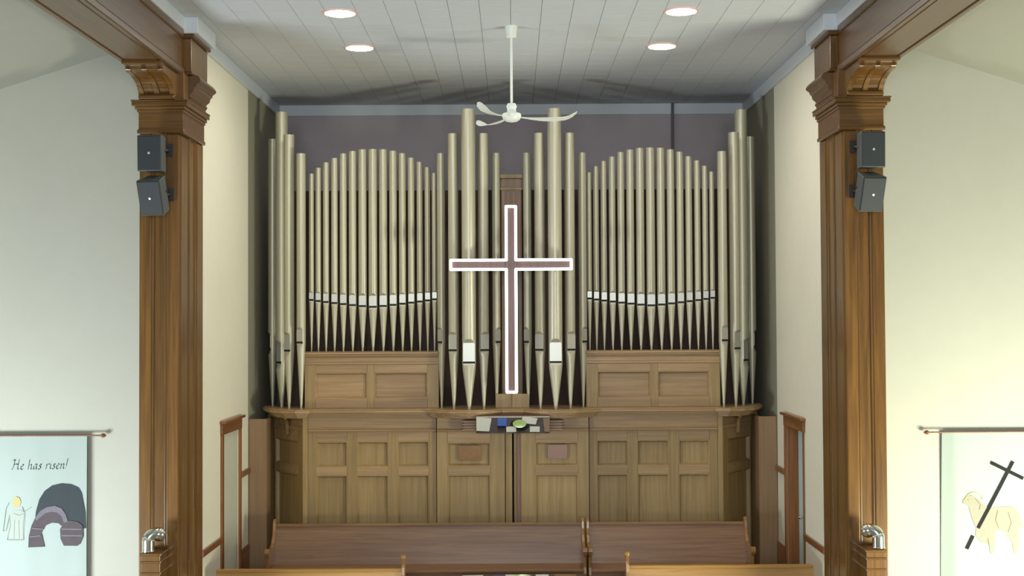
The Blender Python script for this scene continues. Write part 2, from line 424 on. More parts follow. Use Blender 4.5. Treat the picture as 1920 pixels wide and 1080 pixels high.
zr = [(.42, Z(889, YC)), (Z(873, YC), Z(826, YC))]
ztop = Z(806, YC)
lc = [(X(592, YC), X(650, YC)), (X(668, YC), X(727, YC)), (X(745, YC), X(803, YC))]
bay(lc, X(577, YC), X(817, YC), zr, 0, ztop, YC)
bay([(-b, -a) for a, b in reversed(lc)], -X(817, YC), -X(577, YC), zr, 0, ztop, YC)
# centre bay, a little forward
YM = 15.24
mc = [(X(838, YM), X(918, YM))]
for s in (-1, 1):
    c = mc if s < 0 else [(-b, -a) for a, b in mc]
    x0, x1 = X(818, YM), X(945, YM)
    if s > 0: x0, x1 = -x1, -x0
    bay(c, x0, x1, [(.42, Z(889, YM)), (Z(873, YM), Z(829, YM))], 0, ztop, YM)
for (p0, p1, d) in ((946, 958.5, .045), (962, 968, .055), (968, 984, .03)):
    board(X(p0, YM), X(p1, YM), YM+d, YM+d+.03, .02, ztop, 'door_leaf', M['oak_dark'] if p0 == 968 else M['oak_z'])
# side return of the centre bay
for s in (-1, 1):
    board(s*X(1102, YM)-.004, s*X(1102, YM)+.004, YM+.05, YC+.05, 0, ztop, 'return_board', M['oak_z'])
# corner posts
for s in (-1, 1):
    a, b = sorted((s*X(1343, YC), s*X(1353, YC)))
    board(a, b, YC-.02, YC+.06, 0, Z(778, YC), 'corner_post', M['oak_z'], bevel=.006)
# canted ends
ang = math.atan2(.72, .56); L = math.hypot(.56, .72)
for s in (-1, 1):
    base = Matrix.Translation((s*2.44, YC+.03, 0)) @ Matrix.Rotation(s*ang + (PI if s < 0 else 0)*0, 4, 'Z')
    if s > 0:
        bay([(.16, L-.2)], 0, L, [(.42, Z(889, YC)), (Z(873, YC), Z(826, YC))], 0, Z(800, YC), 0, base)
        board(0, L, .0, .05, Z(800, YC), 2.13, 'frieze', M['oak_x'], xf=base)
        board(0, L, -.015, .05, Z(803, YC)-.02, Z(800, YC)+.01, 'moulding', M['oak_x'], xf=base)
    else:
        bay([(-L+.2, -.16)], -L, 0, [(.42, Z(889, YC)), (Z(873, YC), Z(826, YC))], 0, Z(800, YC), 0, base)
        board(-L, 0, .0, .05, Z(800, YC), 2.13, 'frieze', M['oak_x'], xf=base)
        board(-L, 0, -.015, .05, Z(803, YC)-.02, Z(800, YC)+.01, 'moulding', M['oak_x'], xf=base)
    # scroll bracket under the tower cornice
    pr = [(15.70, 2.12), (15.44, 2.12), (15.43, 2.08), (15.47, 2.06), (15.52, 2.05), (15.56, 2.01), (15.58, 1.94), (15.60, 1.88), (15.64, 1.86), (15.70, 1.9)]
    MB().prism(pr, 'x', s*2.68-.02, s*2.68+.02).build('scroll_bracket', M['oak_z'], organ, bevel=.004)
# frieze and mouldings of the straight front
for (x0, x1, yf) in ((X(577, YC), X(817, YC), YC), (X(818, YM), -X(818, YM), YM), (-X(817, YC), -X(577, YC), YC)):
    board(x0, x1, yf+.004, yf+.05, ztop, 2.13, 'frieze', M['oak_x'])
    w = MB(); w.box(x0, x1, yf-.034, yf+.02, ztop+.0, ztop+.016); w.box(x0, x1, yf-.012, yf+.02, ztop-.014, ztop)
    w.box(x0, x1, yf-.008, yf+.02, ztop+.016, ztop+.03)
    w.build('moulding', M['oak_x'], organ, bevel=.004)

# cornice shelf: plan outline, left half mirrored
def tower_curve():
    P = [(0, 15.20), (-.10, 15.16)]
    for i in range(9):
        a = -1 + 2*i/8
        P.append((-.50 - .36*a*-1*-1, 15.20 - .17*math.cos(a*PI/2)))
    return P
half = [(0, 15.21), (-.12, 15.19)]
for i in range(9):
    a = -1 + 2*i/8
    half.append((-.52 - .36*a, 15.20 - .16*math.cos(a*PI/2)))
half += [(-.94, 15.22), (-.945, 15.29), (-1.6, 15.29), (-2.39, 15.29), (-2.40, 15.22), (-2.50, 15.20), (-2.64, 15.26), (-2.77, 15.40), (-2.87, 15.60), (-2.93, 15.80), (-2.96, 16.02)]
plan = [(-x, y) for x, y in reversed(half)] + half[1:]
def offset(pl, d):
    out = []
    for i, p in enumerate(pl):
        a = Vector(pl[max(i-1, 0)]); b = Vector(pl[min(i+1, len(pl)-1)])
        t = (b - a).normalized(); n = Vector((t.y, -t.x))
        if n.y > 0 and abs(n.y) > .2: n = -n
        if abs(n.y) < .5 and n.x * p[0] < 0: n = -n
        q = Vector(p) + n*d
        out.append((max(-3.085, min(3.085, q.x)), q.y))
    return out
w = MB()
for (d, z0, z1) in ((.0, 2.10, 2.118), (.022, 2.118, 2.132), (.03, 2.132, 2.15), (.065, 2.15, 2.162), (.085, 2.162, 2.188), (.07, 2.188, 2.2)):
    o = offset(plan, d); pts = o + [(o[-1][0], 16.1), (o[0][0], 16.1)]
    w.prism(pts, 'z', z0, z1)
w.build('cornice', M['oak_x'], organ, bevel=.003)
# underside body of the bowed towers (coved)
# upper panelled plinths under the flats
YU = 15.46
for s in (-1, 1):
    def R(a, b): return (a, b) if s < 0 else (-b, -a)
    x0, x1 = R(X(571, YU), X(822, YU))
    c = [R(X(591, YU), X(688, YU)), R(X(701, YU), X(801, YU))]
    if s > 0: c.reverse()
    zt_ = Z(682, YU)
    bay(c, x0, x1, [(Z(746, YU), Z(697, YU))], 2.2, zt_, YU, None, M['oak_x'])
    w = MB(); zz = zt_
    for (d, h) in ((.008, .03), (.0, .055), (.012, .016), (.028, .02), (.04, .025), (.03, .008)):
        w.box(x0, x1, YU-d, 15.75, zz, zz+h); zz += h
    w.build('plinth_cornice', M['oak_x'], organ, bevel=.004)
    ZF = zz
# dark interior behind the pipes, centre post
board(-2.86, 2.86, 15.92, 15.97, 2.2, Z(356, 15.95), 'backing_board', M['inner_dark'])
yp = 15.60
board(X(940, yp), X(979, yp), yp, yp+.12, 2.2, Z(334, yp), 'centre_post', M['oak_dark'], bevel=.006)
w = MB(); w.box(X(938, yp), X(981, yp), yp-.02, yp+.13, Z(334, yp), Z(326, yp)); w.box(X(939, yp), X(980, yp), yp-.012, yp+.12, Z(356, yp), Z(351, yp))
w.build('post_cap', M['oak_z'], organ, bevel=.005)
for i in range(4):
    xx = X(940, yp) + (i+.5)*.0612
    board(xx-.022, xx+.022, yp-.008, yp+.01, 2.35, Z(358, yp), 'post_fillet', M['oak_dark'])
board(X(928, 15.42), X(989, 15.42), 15.42, 15.46, 2.2, Z(738, 15.42), 'centre_panel', M['oak_z'], bevel=.004)
board(X(958.5, 15.42)-.004, X(958.5, 15.42)+.004, 15.412, 15.43, 2.2, Z(738, 15.42), 'joint_strip', M['oak_dark'])

# pipes
def pipe(x, y, r, zf, zm, mh, ztop, face):
    n = 28; c = .5*r                          # chord where the mouth is pressed flat
    def ring(z, rr, clamp):
        out = []
        for k in range(n):
            a = 2*PI*(k+.5)/n - PI/2
            px, py = rr*math.cos(a), rr*math.sin(a)
            if py < -clamp: py = -clamp
            out.append((px, py, z))
        return out
    big = 9
    rows = [ring(zf, r*.22, big), ring(zm-.9*r-.02, r*.93, big), ring(zm-.015, r, c), ring(zm+.0, r, c), ring(zm+.0, r, c), ring(zm+mh, r, c)]
    for t in (.25, .5, .75, 1.0):
        rows.append(ring(zm+mh+.75*r*t, r, c + (r-c)*(1-math.cos(t*PI/2))))
    rows += [ring(ztop-.012, r, big), ring(ztop, r*1.01, big), ring(ztop, r*.88, big), ring(ztop-.06, r*.88, big)]
    w = MB(); b, _ = w.quad_grid(rows, True)
    w.f.append(tuple(b+i for i in reversed(range(n)))); w.f.append(tuple(b+(len(rows)-1)*n+i for i in range(n)))
    xf = Matrix.Translation((x, y, 0)) @ Matrix.Rotation(face, 4, 'Z')
    p = w.build('organ_pipe', M['pipe'], organ, smooth=True, xf=xf)
    hw = math.sqrt(r*r - c*c) * .98
    lip = MB()
    arc = [(-hw, zm+.012), (hw, zm+.012), (hw, zm+mh)] + [(hw*math.cos(a*PI/8), zm+mh+.3*r*math.sin(a*PI/8)) for a in range(1, 8)] + [(-hw, zm+mh)]
    lip.prism(arc, 'y', -c-.004, -c+.01)
    lip.build('upper_lip', M['lip'], p, xf=xf)
    MB().box(-hw*1.02, hw*1.02, -c-.003, -c+.012, zm-.012, zm+.012).build('mouth_slit', M['slit'], p, xf=xf)
    lw = MB(); lw.prism([(-hw, zm-.012), (-hw*.55, zm-.012-.55*r), (0, zm-.012-.75*r), (hw*.55, zm-.012-.55*r), (hw, zm-.012)], 'y', -c-.0035, -c+.02)
    lw.build('lower_lip', M['pipe'], p, xf=xf)
YFl = 15.56
dx = [0, 19.4, 38, 55.5, 72, 88, 102.5, 115.3]
tp = [278, 278.5, 281.5, 286, 294.5, 302.5, 312.5, 323.5]
dia = [16.5, 15.5, 14.5, 13.4, 12.6, 11.6, 10.8, 9.6]
slit = [576, 574.5, 572.5, 570.5, 568.5, 566.5, 564.5, 562.5]
for s in (-1, 1):
    for k in range(-7, 8):
        i = abs(k); x = s*1.656 + math.copysign(dx[i], k)*YFl/F if k else s*1.656
        pipe(x, YFl, dia[i]/2*YFl/F, ZF-.002, Z(slit[i]-2, YFl), (24 - 1.2*i)*.78*YFl/F, Z(tp[i], YFl), 0)
    # bowed tower of five
    for (o, d, top, sl, mh, dm, fa) in ((-51.5, 15.46, 286.5, 641, 22, 15.5, -50), (-28.5, 15.22, 249.5, 656, 27, 19.5, -24), (0, 15.12, 203.5, 679, 34, 26, 0),
                                 (27.5, 15.22, 249.5, 656, 27, 19.5, 24), (51.5, 15.46, 286.5, 641, 22, 15.5, 50)):
        px = 960 + s*81 + o
        pipe(X(px, d), d, dm/2*d/F, 2.198, Z(sl, d), mh*d/F, Z(top, d), math.radians(fa))
    # end tower wrapping the canted corner
    for (o, d, top, sl, mh, dm, fa) in ((395.5, 15.36, 285.5, 640, 22, 17, 32), (418, 15.46, 250, 655, 27, 20, 42), (432, 15.72, 207.5, 677, 33, 23, 55), (449, 15.96, 258, 652, 25, 17, 75)):
        pipe(s*X(960+o, d), d, dm/2*d/F, 2.198, Z(sl, d), mh*d/F, Z(top, d), s*math.radians(fa))

# wooden screens closing the gap beside the organ
for s in (-1, 1):
    side = 'left' if s < 0 else 'right'
    t = thing('wood_screen', 'plain brown wooden screen closing the gap between organ case and %s wall' % side, 'screen', (s*2.99, 15.4, 0), 'wooden screens beside the organ')
    a, b = sorted((s*2.885, s*3.098))
    MB().box(a, b, 15.36, 15.40, 0, 2.085).build('front_board', M['screen'], t, bevel=.004)
    a, b = sorted((s*2.885, s*2.915))
    MB().box(a, b, 15.40, 15.82, 0, 2.085).build('return_board', M['screen'], t, bevel=.004)

# ------------------------------------------------------------------ cross
yx = 14.86
cr = thing('neon_cross', 'tall wooden cross outlined in glowing white tube before the organ pipes', 'cross', (X(958.5, yx), yx, Z(739, yx)))
xc = X(958.5, yx); zc0, zc1 = Z(737, yx), Z(385, yx)
za, zb = Z(507, yx), Z(485.5, yx); xa, xb = X(843.5, yx), X(1073.5, yx); hw = 11*yx/F
MB().box(xc-hw, xc+hw, yx, yx+.05, zc0, zc1).build('upright', M['cross_wood'], cr, bevel=.004)
MB().box(xa, xc-hw, yx+.001, yx+.05, za, zb).build('arm', M['cross_wood'], cr, bevel=.004)
MB().box(xc+hw, xb, yx+.001, yx+.05, za, zb).build('arm', M['cross_wood'], cr, bevel=.004)
ol = [(xc-hw, zc0), (xc+hw, zc0), (xc+hw, za), (xb, za), (xb, zb), (xc+hw, zb), (xc+hw, zc1), (xc-hw, zc1), (xc-hw, zb), (xa, zb), (xa, za), (xc-hw, za)]
w = MB(); q = .0155
def ins(p, i):   # inset outline slightly
    a = Vector(ol[i-1]); b = Vector(ol[(i+1) % 12]); c = Vector(p)
    n1 = (c-a).normalized(); n2 = (b-c).normalized()
    return c + (Vector((-n1.y, n1.x)) + Vector((-n2.y, n2.x)))*.012
pin = [ins(p, i) for i, p in enumerate(ol)]
for i in range(12):
    a, b = pin[i], pin[(i+1) % 12]
    w.tube([(a.x, yx-.02, a.y), (b.x, yx-.02, b.y)], q, 10)
for p in pin: w.lathe([(.0005, -q), (q*.7, -q*.7), (q, 0), (q*.7, q*.7), (.0005, q)], p.x, yx-.02, p.y, 10)
w.build('neon_tube', M['neon'], cr, smooth=True)
MB().box(xc-.03, xc+.03, yx+.05, 15.59, za+.03, zb-.03).build('wall_bracket', M['black_metal'], cr)

# ------------------------------------------------------------------ organ mirror and its brackets
ym = 15.02
mr = thing('tilted_mirror', 'long narrow mirror tilted down under the organ cornice', 'mirror', (X(960.5, ym), ym, Z(796, ym)))
xf = Matrix.Translation((X(960.5, ym), ym, Z(796, ym))) @ Matrix.Rotation(math.radians(16.2), 4, 'X')
hw, hh = 68.5*ym/F, 16.5*ym/F
MB().box(-hw, hw, 0, .004, -hh, hh).build('glass', M['mirror'], mr, xf=xf)
MB().box(-hw-.004, hw+.004, .005, .02, -hh-.004, hh+.004).build('backing', M['oak_dark'], mr, xf=xf)
for s in (-1, 1):
    a, b = sorted((X(960.5, ym)+s*hw*.98, X(960.5, ym)+s*(hw+27*ym/F)))
    w = MB()
    for i in range(4):
        z = Z(805 - i*5.2, 15.1)
        w.box(a, b, 15.08, 15.2, z-.011, z+.011)
    w.box(a+.02, b-.02, 15.10, 15.232, Z(806, 15.1), Z(787, 15.1))
    w.build('bracket', M['oak_dark'], mr, bevel=.003)

# plates on the two upper centre panels
o = tag(MB().box(X(858, YM), X(901, YM), YM-.002, YM+.0165, Z(862, YM), Z(834, YM)).build('plaque', M['brass'], bevel=.002),
        'shiny brassy plate on the centre panel left of the organ doors', 'plaque', 'plates on the organ case')
o = tag(MB().box(X(1025, YM), X(1062, YM), YM-.002, YM+.0165, Z(860, YM), Z(833, YM)).build('plaque', M['plate'], bevel=.002),
        'dull brown plate on the centre panel right of the organ doors', 'plaque', 'plates on the organ case')

# conduit on the back wall
tag(MB().box(X(1260.5, YB), X(1265.5, YB), YB-.07, YB-.032, 4.2, HC-.002).build('wall_conduit', M['conduit'], bevel=.004), 'thin dark vertical conduit on the grey wall above the organ', 'conduit')

# ------------------------------------------------------------------ ceiling fan
fy = 12.72
fan = thing('ceiling_fan', 'white three-bladed ceiling fan on a long rod before the organ', 'fan', (X(961, fy), fy, HC))
fx = X(961, fy)
MB().lathe([(.035, -.115), (.05, -.11), (.054, -.06), (.062, -.01), (.062, 0)], fx, fy, HC, 20).build('canopy', M['fan'], fan, smooth=True)
zh = Z(216, fy)
MB().tube([(fx, fy, HC-.1), (fx, fy, zh+.09)], .0125, 12).build('rod', M['fan'], fan, smooth=True)
MB().lathe([(.03, .03), (.044, .035), (.044, .075), (.05, .08), (.05, .1), (.044, .105), (.04, .12), (.014, .125)], fx, fy, zh, 20).build('coupling', M['fan'], fan, smooth=True)
MB().lathe([(.02, -.062), (.055, -.055), (.082, -.036), (.092, -.01), (.094, .012), (.085, .024), (.05, .034), (.03, .036)], fx, fy, zh, 28).build('motor', M['fan'], fan, smooth=True)
for i, az in enumerate((2, 122, 242)):
    rows = []; NS = 14
    for k in range(NS+1):
        u = k/NS; rr = .07 + .57*u
        wd = .018 if u < .12 else .018 + .036*min(1, (u-.12)/.3)
        if u > .9: wd *= math.sqrt(max(.05, 1-((u-.9)/.1)**2*.8))
        lift = -.012 - .02*math.sin(u*PI) + (.05*((u-.75)/.25)**2 if u > .75 else 0)
        pit = math.radians(9) * min(1, u*5)
        top = [(rr, -wd*math.cos(pit), lift + wd*math.sin(pit)), (rr, 0, lift+.006), (rr, wd*math.cos(pit), lift - wd*math.sin(pit))]
        rows.append(top + [(x, y, z-.004) for x, y, z in reversed(top)])
    w = MB(); b, n = w.quad_grid(rows, True)
    w.f.append(tuple(range(b, b+n))); w.f.append(tuple(reversed(range(b+NS*n, b+NS*n+n))))
    bl = w.build('blade', M['fan'], fan, smooth=True, xf=Matrix.Translation((fx, fy, zh)) @ Matrix.Rotation(math.radians(az), 4, 'Z'))

# ------------------------------------------------------------------ downlights
def downlight(x, y, label):
    t = thing('ceiling_light', label, 'light', (x, y, HC), 'round ceiling downlights')
    n = 32
    MB().lathe([(.142, 0), (.142, -.012), (.160, -.012), (.166, 0)], x, y, HC, n, cap=False).build('ring', M['lamp_ring'], t, smooth=True)
    MB().lathe([(.0005, -.008), (.1, -.008), (.143, -.006)], x, y, HC, n, cap=False).build('diffuser', M['lamp'], t)
a = 2.9*F
downlight(X(638, 12.12), 12.12, 'round recessed downlight nearest the left beam at the top edge')
downlight(X(675, 13.66), 13.66, 'round recessed downlight on the left, the one nearer the organ')
downlight(-X(638, 12.12), 12.12, 'round recessed downlight nearest the right beam at the top edge')
downlight(-X(675, 13.66), 13.66, 'round recessed downlight on the right, the one nearer the organ')

# ------------------------------------------------------------------ loudspeakers
def speaker(s, upper):
    side = 'left' if s < 0 else 'right'
    lab = ('upper charcoal loudspeaker on the %s pillar, hung level' if upper else 'lower charcoal loudspeaker on the %s pillar, tilted downwards') % side
    yc = 11.86
    px, py = (279, 286) if upper else (281, 371)
    x = X(px, yc); z = Z(py - 3.5, yc)
    if s > 0: x = -x
    t = thing('loudspeaker', lab, 'speaker', (x, yc, z), 'loudspeakers on the pillars')
    wd, ht, dp = .115, .165, .20
    pitch = math.radians(2 if upper else 20); yaw = s*math.radians(5 if upper else 9)
    xf = Matrix.Translation((x, yc, z)) @ Matrix.Rotation(yaw, 4, 'Z') @ Matrix.Rotation(pitch, 4, 'X')
    w = MB(); pts = [(-wd, 0), (wd, 0), (wd*.72, dp), (-wd*.72, dp)]
    w.prism(pts, 'z', -ht, ht); w.build('cabinet', M['speaker_top'], t, bevel=.008, xf=xf, seg=2)
    MB().box(-wd+.008, wd-.008, -.012, .001, -ht+.008, ht-.008).build('grille', M['speaker'], t, bevel=.006, xf=xf)
    MB().lathe([(.0005, .004), (.0115, .003), (.0115, 0)], 0, 0, 0, 14, cap=False).build('badge', M['badge'], t,
        xf=xf @ Matrix.Translation((0, -.012, .0)) @ Matrix.Rotation(PI/2, 4, 'X'))
    bx_ = -s*(wd*.8)
    w = MB(); w.tube([tuple(xf @ Vector((bx_*.9, .15, .03))), (x - s*.10, yc+.20, z+.05), (x - s*.11, YP0, z+.06)], .014, 8)
    a, b = sorted((x - s*.09, x - s*.14)); w.box(a, b, YP0-.012, YP0-.001, z, z+.12)
    w.build('bracket', M['black_metal'], t)
for s in (-1, 1):
    for up in (True, False): speaker(s, up)

# ------------------------------------------------------------------ metal elbows on wooden boxes, low on the pillars
for s in (-1, 1):
    side = 'left' if s < 0 else 'right'
    def bx(w, x0, x1, y0, y1, z0, z1):
        a, b = sorted((s*x0, s*x1)); w.box(a, b, y0, y1, z0, z1); return w
    yb = 11.98
    t = thing('wooden_box', 'small moulded wooden box fixed low on the front of the %s pillar' % side, 'box', (s*3.29, yb, .6), 'wooden boxes on the pillars')
    zb_ = Z(1029, yb)
    bx(MB(), 3.20, 3.37, yb-.09, YP0-.001, zb_-.5, zb_-.02).build('body', M['pier_z'], t, bevel=.004)
    bx(MB(), 3.185, 3.385, yb-.11, YP0-.001, zb_-.02, zb_).build('lid', M['pier_x'], t, bevel=.006)
    w = MB(); bx(w, 3.19, 3.38, yb-.10, YP0-.001, zb_-.09, zb_-.07); bx(w, 3.19, 3.38, yb-.10, YP0-.001, zb_-.19, zb_-.17)
    w.build('moulding', M['pier_x'], t, bevel=.005)
    e = thing('metal_elbow', 'shiny metal elbow fitting on the wooden box of the %s pillar' % side, 'fitting', (s*3.30, yb, zb_), 'metal elbows on the pillars')
    path = [(s*3.325, yb-.02, zb_+.001), (s*3.325, yb-.02, zb_+.10)]
    for i in range(1, 15):
        a = i/14*PI/2
        path.append((s*(3.325 - .062*(1-math.cos(a))), yb-.02 + .03*(1-math.cos(a)), zb_+.10+.066*math.sin(a)))
    path.append((s*3.245, yb+.025, zb_+.162))
    MB().tube(path, .056, 24).build('tube', M['chrome'], e, smooth=True)
    MB().lathe([(.0005, -.066), (.03, -.059), (.047, -.046), (.06, -.026), (.066, 0), (.06, .026), (.047, .046), (.03, .059), (.0005, .066)], s*3.24, yb+.025, zb_+.156, 20).build('end_cap', M['chrome'], e, smooth=True)
    w = MB(); w.lathe([(.058, 0), (.06, .006), (.06, .012), (.057, .016)], s*3.325, yb-.02, zb_+.001, 20); w.build('collar', M['chrome'], e, smooth=True)

# ------------------------------------------------------------------ pews
def pew(x0, x1, yb, zf, label, back_mat, knob=(False, False), ends=(True, True), hgt=.93):
    """pew facing the nave: top of the back at y = yb, standing on z = zf"""
    t = thing('pew', label, 'pew', ((x0+x1)/2, yb-.2, zf), 'wooden pews before the organ')
    th = .028
    def yb_at(z): return yb - .12*(1 - (z-.45)/(hgt-.45))
    pr = [(yb_at(.40), zf+.40), (yb, zf+hgt-.03), (yb+th, zf+hgt-.03), (yb_at(.40)+th, zf+.40)]
    MB().prism(pr, 'x', x0+.03, x1-.03).build('back', back_mat, t, bevel=.003)
    ym_ = yb_at(.68)
    MB().box(x0+.03, x1-.03, yb-.018, yb+th+.012, zf+hgt-.035, zf+hgt).build('top_rail', back_mat, t, bevel=.009, seg=2)
    MB().box(x0+.03, x1-.03, yb-.50, yb-.08, zf+.455, zf+.49).build('seat', M['pew_x'], t, bevel=.01, seg=2)
    MB().box(x0+.03, x1-.03, yb-.47, yb-.445, zf+.36, zf+.455).build('seat_apron', M['pew_x'], t, bevel=.003)
    for i, (xe, on) in enumerate(((x0, ends[0]), (x1-.035, ends[1]))):
        if not on: continue
        pr = [(yb+.06, 0), (yb+.06, .45), (yb+.075, hgt-.02), (yb+.055, hgt+.045), (yb+.01, hgt+.055), (yb-.03, hgt+.02), (yb-.045, hgt-.06),
              (yb-.075, .80), (yb-.14, .73), (yb-.22, .70), (yb-.36, .70), (yb-.43, .72), (yb-.48, .72), (yb-.50, .68), (yb-.485, .64), (yb-.44, .62), (yb-.44, .5), (yb-.46, .42), (yb-.46, 0)]
        e = MB().prism([(p, zf+q) for p, q in pr], 'x', xe, xe+.035).build('pew_end', M['pew_z'], t, bevel=.006, seg=2)
        MB().tube([(xe-.006, yb-.465, zf+.685), (xe+.041, yb-.465, zf+.685)], .042, 14).build('arm_scroll', M['pew_z'], e, smooth=True)
        if knob[i]:
            MB().lathe([(.018, .0), (.022, .012), (.014, .02), (.022, .03), (.03, .05), (.03, .07), (.022, .085), (.0005, .09)], xe+.0175, yb+.015, zf+hgt+.05, 14).build('finial', M['pew_z'], e, smooth=True)
YPW = 14.90
pew(X(512, YPW), X(1092.5, YPW), YPW, 0, 'long brown pew before the organ, the wider of the back two', M['pew_x'])
pew(X(1096, YPW), X(1396, YPW), YPW, 0, 'short brown pew at back right with bluish shine on its back', M['pew_x'])
YQ = 13.15
pew(X(400, YQ), X(758, YQ), YQ, -.2, 'golden pew front left at the bottom edge, beside the left pillar', M['pew_gold'], (False, True), (False, True), hgt=.945)
pew(X(1169, YQ), X(1525, YQ), YQ, -.2, 'golden pew front right at the bottom edge, beside the right pillar', M['pew_gold'], (True, False), (True, False), hgt=.965)

# ------------------------------------------------------------------ organ console with its papers (mostly below the frame, seen in the mirror)
cy0, cy1, cz = 12.72, 13.36, .62
t = thing('organ_console', 'dark low organ console between the two golden front pews', 'console', (.05, 13.05, -.2))
MB().box(-.62, .72, cy0+.3, cy1, -.198, cz).build('body', M['console'], t, bevel=.008)
MB().box(-.64, .74, cy0+.28, cy1+.02, cz, cz+.02).build('top', M['console'], t, bevel=.006)
for x0 in (-.62, .68): MB().box(x0, x0+.04, cy0, cy0+.3, -.198, cz-.1).build('cheek', M['console'], t, bevel=.006)
MB().box(-.58, .68, cy0+.02, cy0+.3, cz-.18, cz-.14).build('key_slip', M['console'], t)
for i in range(36):
    MB().box(-.56+i*.034, -.56+i*.034+.031, cy0+.03, cy0+.17, cz-.14, cz-.125).build('key', M['ivory'], t)
def sheet(x, y, a, w_, h_, lab, mat='paper', th=.004, name='sheet_music', cat='paper', z=cz+.0205):
    b = MB().box(-w_/2, w_/2, -h_/2, h_/2, 0, th).build(name, M[mat]); b.location = (x, y, z); b.rotation_euler = (0, 0, a)
    tag(b, lab, cat, 'papers and book on the console' if cat == 'paper' else None); return b
sheet(-.40, 13.16, .1, .21, .29, 'white paper at the left end of the dark console')
sheet(-.02, 13.27, -.05, .13, .12, 'small white paper left of centre on the dark console edge')
sheet(.29, 13.27, .03, .13, .12, 'small white paper right of centre on the dark console edge')
sheet(.22, 13.08, .2, .20, .14, 'white paper in front of the pale green dish')
sheet(-.14, 13.13, .0, .12, .17, 'blue book lying on the dark console', 'blue_cover', .02, 'hymn_book', 'book')
sheet(.52, 13.18, -.05, .22, .30, 'tan folder at the right end of the dark console', 'screen', .006, 'paper_folder', 'folder')
m_ = MB().lathe([(.0005, 0), (.125, 0), (.125, .003), (.0005, .003)], .09, 13.17, cz+.0205, 28, cap=False).build('round_mat', M['black_felt'])
tag(m_, 'black round mat under the pale green dish', 'mat')
d = MB().lathe([(.03, .0033), (.05, .004), (.085, .016), (.09, .02), (.05, .01), (.0005, .008)], .09, 13.17, cz+.0205, 24).build('green_dish', M['green_dish'], smooth=True)
tag(d, 'pale green dish on the dark console', 'dish')

# ------------------------------------------------------------------ banners
def shell(name, pts, mat, parent, fy_, th=.003, off=.0):
    """thin felt shape: polygon in x,z laid on the cloth surface fy_(x, z)"""
    me_pts = [Vector((p[0], 0, p[1])) for p in pts]
    bm = bmesh.new()
    vs_ = [bm.verts.new(p) for p in me_pts]
    bm.faces.new(vs_); bmesh.ops.triangulate(bm, faces=bm.faces)
    tri = [[v.index for v in f.verts] for f in bm.faces if (bm.verts.index_update() or True)]
    bm.free()
    w = MB(); n = len(pts)
    w.v = [(p[0], fy_(*p) - .002 - off - th, p[1]) for p in pts] + [(p[0], fy_(*p) - .001 - off, p[1]) for p in pts]
    w.f = [tuple(t_) for t_ in tri] + [tuple(n+i for i in reversed(t_)) for t_ in tri]
    w.f += [(i, (i+1) % n, n+(i+1) % n, n+i) for i in range(n)]
    return w.build(name, mat, parent)
def stroke(name, lines, wd, mat, parent, fy_, nib=None, off=0.0):
    """ribbons along polylines; nib = fixed pen vector for lettering"""
    w = MB()
    for ln in lines:
        P = [Vector(p) for p in ln]
        if nib is None:
            Q = [P[0]]
            for a, b in zip(P, P[1:]):
                m_ = max(1, int((b-a).length/.03)); Q += [a + (b-a)*(j+1)/m_ for j in range(m_)]
            P = Q
        for i in range(len(P)-1):
            a, b = P[i], P[i+1]
            if nib is not None: n = Vector(nib)*.5
            else:
                t_ = (b-a).normalized(); n = Vector((-t_.y, t_.x))*wd/2
            q = [a+n, b+n, b-n, a-n]; k = len(w.v)
            w.v += [(p.x, fy_(p.x, p.y)-.0035-off, p.y) for p in q] + [(p.x, fy_(p.x, p.y)-.001-off, p.y) for p in q]
            w.f += [(k, k+1, k+2, k+3), (k+7, k+6, k+5, k+4)] + [(k+j, k+(j+1) % 4, k+4+(j+1) % 4, k+4+j) for j in range(4)]
    return w.build(name, mat, parent)

YBN = 12.54
def cloth(t, x0, x1, ztop_, zbot, curl, s):
    def fy_(x, z):
        u = (x-x0)/(x1-x0); h = (ztop_-z)
        amp = .006*min(1, h*1.2)
        return YBN + amp*math.sin(u*9+1.0+h*.6) + .002*math.sin(u*23+h*1.5) - .012*h*0
    rows = []; NX, NZ = 40, 14
    for i in range(NZ+1):
        z = ztop_ + (zbot-ztop_)*i/NZ; r_ = []
        for j in range(NX+1):
            u = j/NX; x = x0 + (x1-x0)*u; yy = fy_(x, z)
            if curl and u < .1: yy += (.1-u)*.48*(.6+.4*i/NZ); x -= (.03*i/NZ)*(1-u/.1)
            r_.append((x, yy, z))
        rows.append(r_)
    w = MB(); w.quad_grid(rows)
    o_ = w.build('cloth', M['cloth'], t, smooth=True)
    return fy_
# left banner
pl = at(163, 817, YBN); ZL = at(80, 817, YBN).z
t = thing('banner', 'white cloth banner with lettering, an angel and an open tomb on the left wall', 'banner', (X(70, YBN), YBN, ZL))
xl0, xl1 = at(-20, 900, YBN).x, at(163, 900, YBN).x
fl = cloth(t, xl0, xl1, ZL, .25, False, -1)
def B(px, py): p = at(px, py, YBN); return (p.x, p.z)
MB().tube([(xl0-.12, YBN+.0, ZL), (at(190, 817, YBN).x, YBN, ZL)], .008, 10).build('rod', M['frame_y'], t, smooth=True)
for xe in (at(193, 817, YBN).x, xl0-.14):
    MB().lathe([(.008, -.02), (.016, -.016), (.022, 0), (.016, .018), (.006, .03)], 0, 0, 0, 12).build('finial', M['frame_z'], t, smooth=True,
        xf=Matrix.Translation((xe, YBN, ZL)) @ Matrix.Rotation(PI/2, 4, 'Y'))
